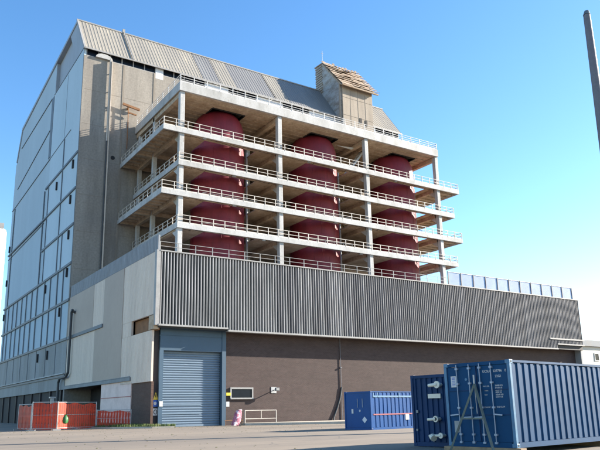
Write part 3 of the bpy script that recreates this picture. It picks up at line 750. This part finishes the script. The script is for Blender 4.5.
s_ = MB(); s_.path([(46.75, 61.42, 3.85), (46.5, 61.42, 2.7), (46.05, 61.4, 1.6), (45.5, 61.38, .55), (45.4, 61.3, .05)], .09)  # dark tube laid against the brick in place of a slanting shadow
tag(mesh_obj('shadow_tube', s_, M['pipe_dark'], loc=(45.4, 61.3, 0)), 'dark slanting shadow shaped as a tube on the brick wall beside the bright blue container', 'shadow_tube')
# tubular barrier
ba = thing('pipe_barrier', 'white tubular two-rail barrier standing before the brick wall', 'barrier', (33.8, 60.2, 0))
s_ = MB()
for z in (.62, 1.44): s_.tube((33.4, 60.1, z), (37.1, 60.1, z), .04)
s_.tube((35.3, 60.1, .62), (35.3, 60.1, 1.44), .035); mesh_obj('rail', s_, M['cream_paint'], ba)
for x in (33.4, 37.1): s_ = MB(); s_.tube((x, 60.1, 0), (x, 60.1, 1.46), .045); mesh_obj('post', s_, M['cream_paint'], ba)
s_ = MB(); s_.tube((31.2, 60.3, .5), (33.2, 60.3, .5), .03); s_.tube((31.3, 60.3, 0), (31.3, 60.3, .5), .03)
s_.tube((33.15, 60.3, 0), (33.15, 60.3, .5), .03); tag(mesh_obj('low_rail', s_, M['rust'], loc=(32, 60.3, 0)), 'low rusty rail between the pink cover and the white barrier', 'rail')
for o in list(bpy.data.objects):           # ground-floor front stands 1.5 m behind the face of the fins
    k_ = o.name.split('.')[0]
    if (o.parent == an and (k_ in ('brick_wall', 'brick_pier', 'door_panel', 'door_frame', 'roller_shutter', 'downpipe') or (k_ == 'window')))\
            or k_ in ('warning_sign', 'mandatory_sign', 'notice_board', 'speed_sign', 'call_box', 'floodlight'):
        o.location.y += .42 if k_ == 'roller_shutter' else .3
# pink covered trolley leaning
pk = thing('covered_trolley', 'pink and white plastic covered trolley leaning by the brick wall, right of the shutter', 'trolley', (30.8, 57, 0))
s_ = MB()
NZ, NA = 12, 20
for i in range(NZ+1):
    t = i/NZ; z = .08+1.42*t; cx = 30.62+.42*t; w = .36*(1-.25*t**3)*(1 if t < .9 else .75); dpt = .30*(1-.3*t**2)
    for k in range(NA):
        a = 2*math.pi*k/NA; q = 1+.06*math.sin(5*a+9*t)+random.uniform(-.03, .03)
        ca, sa = math.cos(a), math.sin(a); e = .55
        s_.v.append((cx+w*q*math.copysign(abs(ca)**e, ca), 57+dpt*q*math.copysign(abs(sa)**e, sa), z))
for i in range(NZ):
    for k in range(NA): j = (k+1) % NA; s_.f.append((i*NA+k, i*NA+j, i*NA+NA+j, i*NA+NA+k))
s_.f.append(tuple(range(NA))[::-1]); s_.f.append(tuple(NZ*NA+k for k in range(NA)))
mesh_obj('cover', s_, M['pink'], pk, smooth=True)
s_ = MB(); s_.path([(30.98, 57, 1.5), (31.3, 57, 1.55), (31.32, 57, 1.4)], .035); mesh_obj('handle', s_, M['white'], pk)
for y in (56.75, 57.25): s_ = MB(); s_.tube((31.0, y-.04, .14), (31.0, y+.04, .14), .14, n=16); mesh_obj('wheel', s_, M['ink'], pk)
s_ = MB(); s_.box(44.0, 46.0, 54.6, 55.6, .22, .8); s_.box(43.9, 46.1, 54.5, 55.7, .8, .87)
tag(mesh_obj('storage_box', s_, M['container_edge'], loc=(45, 55, .22), bevel=.02), 'low blue grey box on the pale slab left of the bright blue container', 'box')
s_ = MB(); s_.box(46.35, 46.95, 54.4, 55.0, 0, .8); tag(mesh_obj('concrete_block', s_, M['white'], loc=(46.6, 54.7, 0), bevel=.03), 'small white block at the foot of the bright blue container', 'block')

# ------------------------------------------------------------------ containers
def rib_wall(mb, p0, p1, z0, z1, depth, pitch, nrm, flat=.43):
    """corrugated sheet from p0 to p1 (2-D), ribs pushed inwards by depth against nrm"""
    p0, p1 = Vector(p0), Vector(p1); L = (p1-p0).length; d = (p1-p0)/L; nn = Vector(nrm)
    n = int(L/pitch); pitch = L/n; pts = []
    for i in range(n):
        s0 = i*pitch
        pts += [(s0, 0), (s0+pitch*flat, 0), (s0+pitch*.5, depth), (s0+pitch*(.5+flat), depth)]
    pts.append((L, 0))
    k = len(mb.v)
    for s, dp in pts:
        q = p0+d*s-nn*dp; mb.v += [(q.x, q.y, z0), (q.x, q.y, z1)]
    for i in range(len(pts)-1): mb.f.append((k+2*i, k+2*i+2, k+2*i+3, k+2*i+1))
def container_shell(t, L, W, H, body, edge, ribpitch=.36, left_ribs=False):
    # local axes: x along the length, y across; the left end is x = 0
    s_ = MB(); rib_wall(s_, (.1, .0+.02), (L-.1, .02), .16, H-.1, .036, ribpitch, (0, -1)); mesh_obj('side_panel', s_, M[body], t, local=True)
    s_ = MB(); rib_wall(s_, (L-.1, W-.02), (.1, W-.02), .16, H-.1, .036, ribpitch, (0, 1)); mesh_obj('side_panel', s_, M[body], t, local=True)
    s_ = MB(); rib_wall(s_, (L-.02, .1), (L-.02, W-.1), .16, H-.1, .036, .25, (1, 0)); mesh_obj('end_panel', s_, M[body], t, local=True)
    s_ = MB(); s_.box(.06, L-.06, .06, W-.06, H-.05, H-.02); s_.box(.06, L-.06, .06, W-.06, .13, .16)
    x = .3
    while x < L-.3: s_.box(x, x+.08, .1, W-.1, H-.02, H); x += .25
    mesh_obj('roof', s_, M[body], t, local=True)
    s_ = MB()
    for y in (0, W-.07): s_.box(.16, L-.16, y, y+.07, 0, .15); s_.box(.16, L-.16, y, y+.06, H-.08, H-.01)
    for x in (0, L-.07): s_.box(x, x+.07, .16, W-.16, 0, .15); s_.box(x, x+.07, .16, W-.16, H-.12, H-.01)
    mesh_obj('frame_rail', s_, M[edge if edge != 'container_edge' else body], t, local=True)
    s_ = MB()
    for x in (0, L-.1):
        for y in (0, W-.1): s_.box(x, x+.1, y, y+.1, .12, H-.12)
    split_obj('corner_post', s_, M[edge], t, local=True)
    for x in (-.004, L-.174):
        for y in (-.004, W-.156):
            for z in (0, H-.12):
                c = MB(); c.box(x, x+.178, y, y+.16, z, z+.122); co = mesh_obj('corner_casting', c, M[edge], t, local=True, bevel=.01)
                h = MB(); yo = y-.002 if y < 0 else y+.13; h.box(x+.05, x+.125, yo, yo+.032, z+.035, z+.09); mesh_obj('hole', h, M['dark'], co, local=True)
# foreground container
CA = .12
c1 = thing('shipping_container', 'blue shipping container in the right foreground with white lettering and locking bars on its doors', 'container', (16.56, 13.38, .2), CA)
L, W, H = 6.06, 2.44, 2.59
container_shell(c1, L, W, H, 'container_blue', 'container_edge')
for y0, y1 in ((.11, 1.21), (1.23, 2.33)):
    s_ = MB(); s_.box(.03, .07, y0, y1, .16, H-.13)
    dd = mesh_obj('door', s_, M['container_blue'], c1, local=True)
    s_ = MB(); s_.box(.012, .03, y0+.02, y1-.02, 1.7, 1.72); s_.box(.012, .03, y0+.02, y1-.02, .95, .97)
    s_.box(.018, .03, y0, y0+.02, .16, H-.13); s_.box(.018, .03, y1-.02, y1, .16, H-.13); mesh_obj('gasket', s_, M['container_navy'], dd, local=True)
for k, y in enumerate((.66, 1.07, 1.46, 1.93)):
    s_ = MB(); s_.tube((-.03, y, .1), (-.03, y, H-.06), .017, n=10); lb = mesh_obj('locking_bar', s_, M['bar'], c1, local=True, smooth=True)
    s_ = MB()
    for z in (.1, .34, 1.15, 1.9, H-.22): s_.box(-.05, .03, y-.045, y+.045, z, z+.06)
    split_obj('bracket', s_, M['bar'], lb, local=True)
    if k in (0, 3): s_ = MB(); s_.beam((-.06, y, .98), (-.06, y+(.32 if k == 3 else -.30), .95), .02, .04); mesh_obj('handle', s_, M['bar'], lb, local=True)
    else: s_ = MB(); s_.beam((-.06, y, .9), (-.06, y+.28, .88), .02, .04); mesh_obj('handle', s_, M['bar'], lb, local=True)
def end_frame(y, z, x=.005):    # text reading from +y to -y on the -x face
    return Matrix(((0, 0, -1, x), (-1, 0, 0, y), (0, 1, 0, z), (0, 0, 0, 1)))
rows = [('UCSU', .105, .99, 2.24), ('227796', .105, .61, 2.24), ('0', .105, .20, 2.24), ('22G1', .10, .55, 2.08),
        ('MAX.GR.', .06, 1.01, 1.80), ('TARE', .06, .97, 1.67), ('NET', .06, .97, 1.54), ('CU.CAP.', .06, 1.01, 1.17), ('33.2 CU.M', .065, .58, 1.17)]
rows += [(b_, .065, .58, 1.81-.068*k_) for k_, b_ in enumerate(('30480 KG', '67200 LB', '2220 KG', '4890 LB', '28260 KG', '62310 LB'))]
for body, sz, y, z in rows: text_obj('lettering', body, sz, M['white'], c1, end_frame(y, z, .022))
s_ = MB(); s_.box(.018, .03, 2.0, 2.2, 1.83, 2.18); pl = mesh_obj('data_plate', s_, M['white'], c1, local=True)
s_ = MB()
for z in (1.9, 1.96, 2.02, 2.08, 2.12): s_.box(.014, .018, 2.04, 2.16, z, z+.02)
mesh_obj('print', s_, M['sign_blue'], pl, local=True)
s_ = MB(); s_.box(.018, .03, 2.0, 2.18, .42, .78); mesh_obj('data_plate', s_, M['trim'], c1, local=True)
s_ = MB(); s_.tube((.016, 1.62, 2.06), (.03, 1.62, 2.06), .045, n=14); mesh_obj('sticker', s_, M['container_edge'], c1, local=True)
# bearers below the foreground container
for i, x in enumerate((.05, 5.75)):
    s_ = MB(); s_.box(x-.1, x+.2, -.15, 2.6, -.2, -.005)
    tag(mesh_obj('timber_bearer', s_, M['timber'], loc=(0, 0, 0)), ['timber bearer under the door end of the foreground blue container', 'timber bearer under the far right end of the foreground blue container'][i], 'timber', 'timber bearers')
    o = bpy.context.scene.objects['timber_bearer' if i == 0 else 'timber_bearer.001']
    o.location = (16.56, 13.38, .2); o.rotation_euler = (0, 0, CA)
# A-frame stand leaning in front of the doors
af = thing('trestle_stand', 'dark olive steel A shaped stand leaning on the doors of the foreground blue container', 'stand', (16.2, 13.9, 0))
def cw(x, y, z):   # container local to world
    return Vector((16.56+x*math.cos(CA)-y*math.sin(CA), 13.38+x*math.sin(CA)+y*math.cos(CA), .2+z))
ap_ = cw(-.12, 1.22, 1.90)
for y in (2.0, .42):
    s_ = MB(); s_.beam(cw(-.55, y, -.14), ap_, .06, .06); mesh_obj('leg', s_, M['olive'], af)
s_ = MB(); s_.beam(cw(-.35, 1.66, .86), cw(-.35, .78, .86), .05, .05); mesh_obj('crossbar', s_, M['olive'], af)
s_ = MB(); s_.tube(ap_+Vector((0, 0, -.04)), ap_+Vector((0, 0, .28)), .03); s_.tube(ap_, ap_+Vector((.03, 0, -.9)), .012); mesh_obj('hook', s_, M['galv'], af)
s_ = MB(); s_.box(15.5, 17.2, 12.9, 13.08, .0, .09); s_.box(15.2, 15.38, 13.0, 15.6, .0, .1)
k0 = tag(mesh_obj('timber_plank', s_, M['timber'], loc=(15.6, 13.5, 0)), 'worn planks on the ground at the foot of the olive stand', 'timber')

# middle, navy container with end fittings
c2 = thing('shipping_container', 'dark navy shipping container with cream end fittings, half hidden behind the foreground container', 'container', (18.2, 16.75, .02), CA)
container_shell(c2, L, W, H, 'container_navy', 'container_navy')
s_ = MB(); rib_wall(s_, (.03, W-.1), (.03, .1), .16, H-.12, .04, .245, (-1, 0)); mesh_obj('end_panel', s_, M['container_navy'], c2, local=True)
def fitting(y, z, r, ln, ring=False):
    s_ = MB(); s_.tube((.05, y, z), (-.16, y, z), r*.55, n=16); s_.tube((-.16, y, z), (-.22, y, z), r, n=18)
    s_.tube((-.19, y, z), (-.19, y+ln, z-.02), r*.5, n=12)
    f_ = mesh_obj('pipe_fitting', s_, M['cream_cap'], c2, local=True, smooth=True)
    if ring: s_ = MB(); s_.tube((-.222, y, z), (-.226, y, z), r*.55, n=16); mesh_obj('bore', s_, M['dark'], f_, local=True)
fitting(1.05, 2.2, .13, .38); fitting(1.2, .98, .11, .36, True); fitting(1.02, .40, .10, .52)
s_ = MB(); s_.tube((-.18, 1.42, .36), (-.24, 1.3, .3), .12, n=14); mesh_obj('valve', s_, M['cream_cap'], c2, local=True)
s_ = MB(); s_.box(-.04, .02, 1.05, 1.62, 1.72, 1.88); pl = mesh_obj('name_plate', s_, M['cream_cap'], c2, local=True)
s_ = MB(); s_.box(-.03, .02, 2.15, 2.23, 1.2, 1.3); s_.box(-.03, .02, 2.2, 2.27, .55, .62); split_obj('catch', s_, M['trim'], c2, local=True)
# rear, bright blue container near the wall
c3 = thing('shipping_container', 'bright blue shipping container with a red stripe, near the brick wall behind', 'container', (29.75, 35.9, 0), .17)
container_shell(c3, 7.2, W, H, 'container_bright', 'container_bright', .42)
s_ = MB(); s_.box(.03, .07, .1, W-.1, .16, H-.12); mesh_obj('door', s_, M['container_bright'], c3, local=True)
s_ = MB()
for y in (.75, 1.2): s_.tube((0, y, 1.5), (0, y, 2.1), .02)
split_obj('locking_bar', s_, M['bar'], c3, local=True)
s_ = MB(); s_.box(.25, 6.95, -.004, .019, .98, 1.06); mesh_obj('stripe', s_, M['red_stripe'], c3, local=True)
s_ = MB(); s_.box(.25, 6.9, .0, .018, H-.42, H-.3)
for x in (.3, .75, 3.1, 5.2): s_.box(x, x+.06, -.01, .02, H-.42, H-.1)
mesh_obj('cable_tray', s_, M['container_edge'], c3, local=True)
s_ = MB(); s_.prism([(4.9, .58), (5.12, .8), (4.9, 1.02), (4.68, .8)], 'y', -.012, .0); split_obj('placard', s_, M['white'], c3, local=True)
s_ = MB(); s_.box(3.75, 4.15, -.012, .0, .6, 1.0); split_obj('placard', s_, M['white'], c3, local=True)
s_ = MB(); s_.prism([(.62, .45), (.84, .67), (.62, .89), (.40, .67)], 'x', .015, .03); split_obj('placard', s_, M['pale_panel'], c3, local=True)
s_ = MB(); s_.box(.0, .03, 1.62, 1.78, 1.1, 1.4); mesh_obj('door_sign', s_, M['white'], c3, local=True)
s_ = MB(); s_.tube((.01, 1.02, 1.28), (.03, 1.02, 1.28), .08, n=12); mesh_obj('door_vent', s_, M['bar'], c3, local=True)

# ------------------------------------------------------------------ fences at the left
fgroup = 'orange netted fence panels along the side wall'
def net_panel(p0, p1, label, h=2.1, first=False, gate=False):
    p0, p1 = Vector((*p0, 0)), Vector((*p1, 0))
    t = thing('fence_panel', label, 'fence', p0, 0, fgroup)
    d = p1-p0; n = max(4, int(d.length/.35)); s_ = MB()
    for i in range(n+1):
        p = p0+d*i/n; sag = .08*math.sin(i*1.3)+.05*math.sin(i*.5); w = .06*math.sin(i*1.9)
        s_.v += [(p.x+w, p.y, .1+sag*.4), (p.x+w*.2-.03, p.y, h*.55), (p.x+w*.5, p.y, h-.12+sag)]
    for i in range(n):
        for j in (0, 1): k = 3*i+j; s_.f.append((k, k+3, k+4, k+1))
    mesh_obj('net', s_, M['orange_net'], t)
    k = max(1, round(d.length/3.4))
    for i in range(k+1):
        p = p0+d*i/k; s_ = MB(); s_.tube(p, p+Vector((0, 0, h+.05)), .045); mesh_obj('post', s_, M['galv'], t)
        s_ = MB(); s_.box(p.x-.35, p.x+.35, p.y-.12, p.y+.12, 0, .13); mesh_obj('foot', s_, M['trim'], t)
    s_ = MB(); s_.tube(p0+Vector((0, 0, h)), p1+Vector((0, 0, h)), .035); s_.tube(p0+Vector((0, 0, .2)), p1+Vector((0, 0, .2)), .03); s_.tube(p0+Vector((0, 0, h*.55)), p1+Vector((0, 0, h*.55)), .02)
    mesh_obj('rail', s_, M['galv'], t)
net_panel((13.0, 66.5), (13.3, 62.6), 'orange netted fence panel farthest left, in front of the dark undercroft', 2.3)
net_panel((13.35, 62.5), (15.3, 61.6), 'short orange netted fence panel with a tall steel frame at the left corner', 2.45)
net_panel((15.4, 62.5), (19.6, 64.5), 'long orange netted fence panel right of the steel framed corner, behind the green sack', 2.45)
net_panel((19.7, 64.5), (22.6, 63.2), 'orange netted fence panel drooping in front of the white block wall', 1.7)
gb_ = MB(); k = 0
prof = [(.04, 0), (.2, .06), (.26, .28), (.23, .5), (.14, .68), (.07, .75), (.12, .82)]
gb_.lathe(0, 0, prof, 18)
gb_.v = [(x*(1+.1*math.sin(5*math.atan2(y, x)+z*6)), y*(1+.1*math.cos(4*math.atan2(y, x)+z*5)), z) for x, y, z in gb_.v]
o = mesh_obj('sack', gb_, M['green_bag'], smooth=True); o.location = (16.15, 62.2, .55)
tag(o, 'green plastic sack hanging on the orange netted fence', 'sack')
s_ = MB()
s_.box(17.9, 18.2, 75.2, 75.5, 0, 3.1); s_.box(17.75, 18.35, 75.1, 75.6, 3.1, 3.25)
tag(mesh_obj('service_post', s_, M['galv'], loc=(18, 75.3, 0)), 'pale service post behind the orange fence, under the side wall', 'post')

# ------------------------------------------------------------------ distant and edge things
pb = thing('pale_building', 'cream building with a dark flat roof edge, right of the brick annex', 'building', (118, 80, 0))
s_ = MB(); s_.box(108, 170, 80, 110, 0, 12.9); mesh_obj('wall', s_, M['cream_wall'], pb)
s_ = MB(); s_.box(107.5, 170.5, 79.5, 110.5, 12.9, 14.1); mesh_obj('roof', s_, M['belt_dark'], pb)
for x in (125.3, 131.5, 137.7): 
    s_ = MB(); s_.box(x, x+1.2, 79.92, 80.0, 10.2, 11.5); w_ = mesh_obj('window', s_, M['window_glass'], pb)
    s_ = MB(); s_.box(x-.15, x+1.35, 79.88, 79.99, 10.0, 10.2); s_.box(x-.15, x+1.35, 79.88, 79.99, 11.5, 11.65); s_.box(x-.15, x, 79.88, 79.99, 10.2, 11.5); s_.box(x+1.2, x+1.35, 79.88, 79.99, 10.2, 11.5); mesh_obj('frame', s_, M['white'], w_)
wt = thing('white_tower', 'bright white tower at the far left edge, beyond the blue clad wall', 'tower', (30, 260, 0))
s_ = MB(); s_.box(18.0, 42.2, 262, 290, 0, 71); mesh_obj('wall', s_, M['white_render'], wt, bevel=1.5)
s_ = MB(); s_.box(19, 41, 263, 289, 71, 73); mesh_obj('roof', s_, M['trim'], wt)
ms = thing('lighting_mast', 'dark grey tapering steel mast at the right edge, bare top against the sky', 'mast', (43.5, 25, 0))
s_ = MB(); s_.tube((43.5, 25, 0), (43.5, 25, 30.1), .55, .25, n=16); mesh_obj('shaft', s_, M['mast'], ms, smooth=True)
s_ = MB(); s_.tube((43.5, 25, 30.1), (43.56, 25, 30.45), .27, .18, n=16); mesh_obj('cap', s_, M['belt_dark'], ms)
s_ = MB(); s_.tube((43.5, 25, 0), (43.5, 25, .12), .95, n=16); mesh_obj('base_plate', s_, M['mast'], ms)
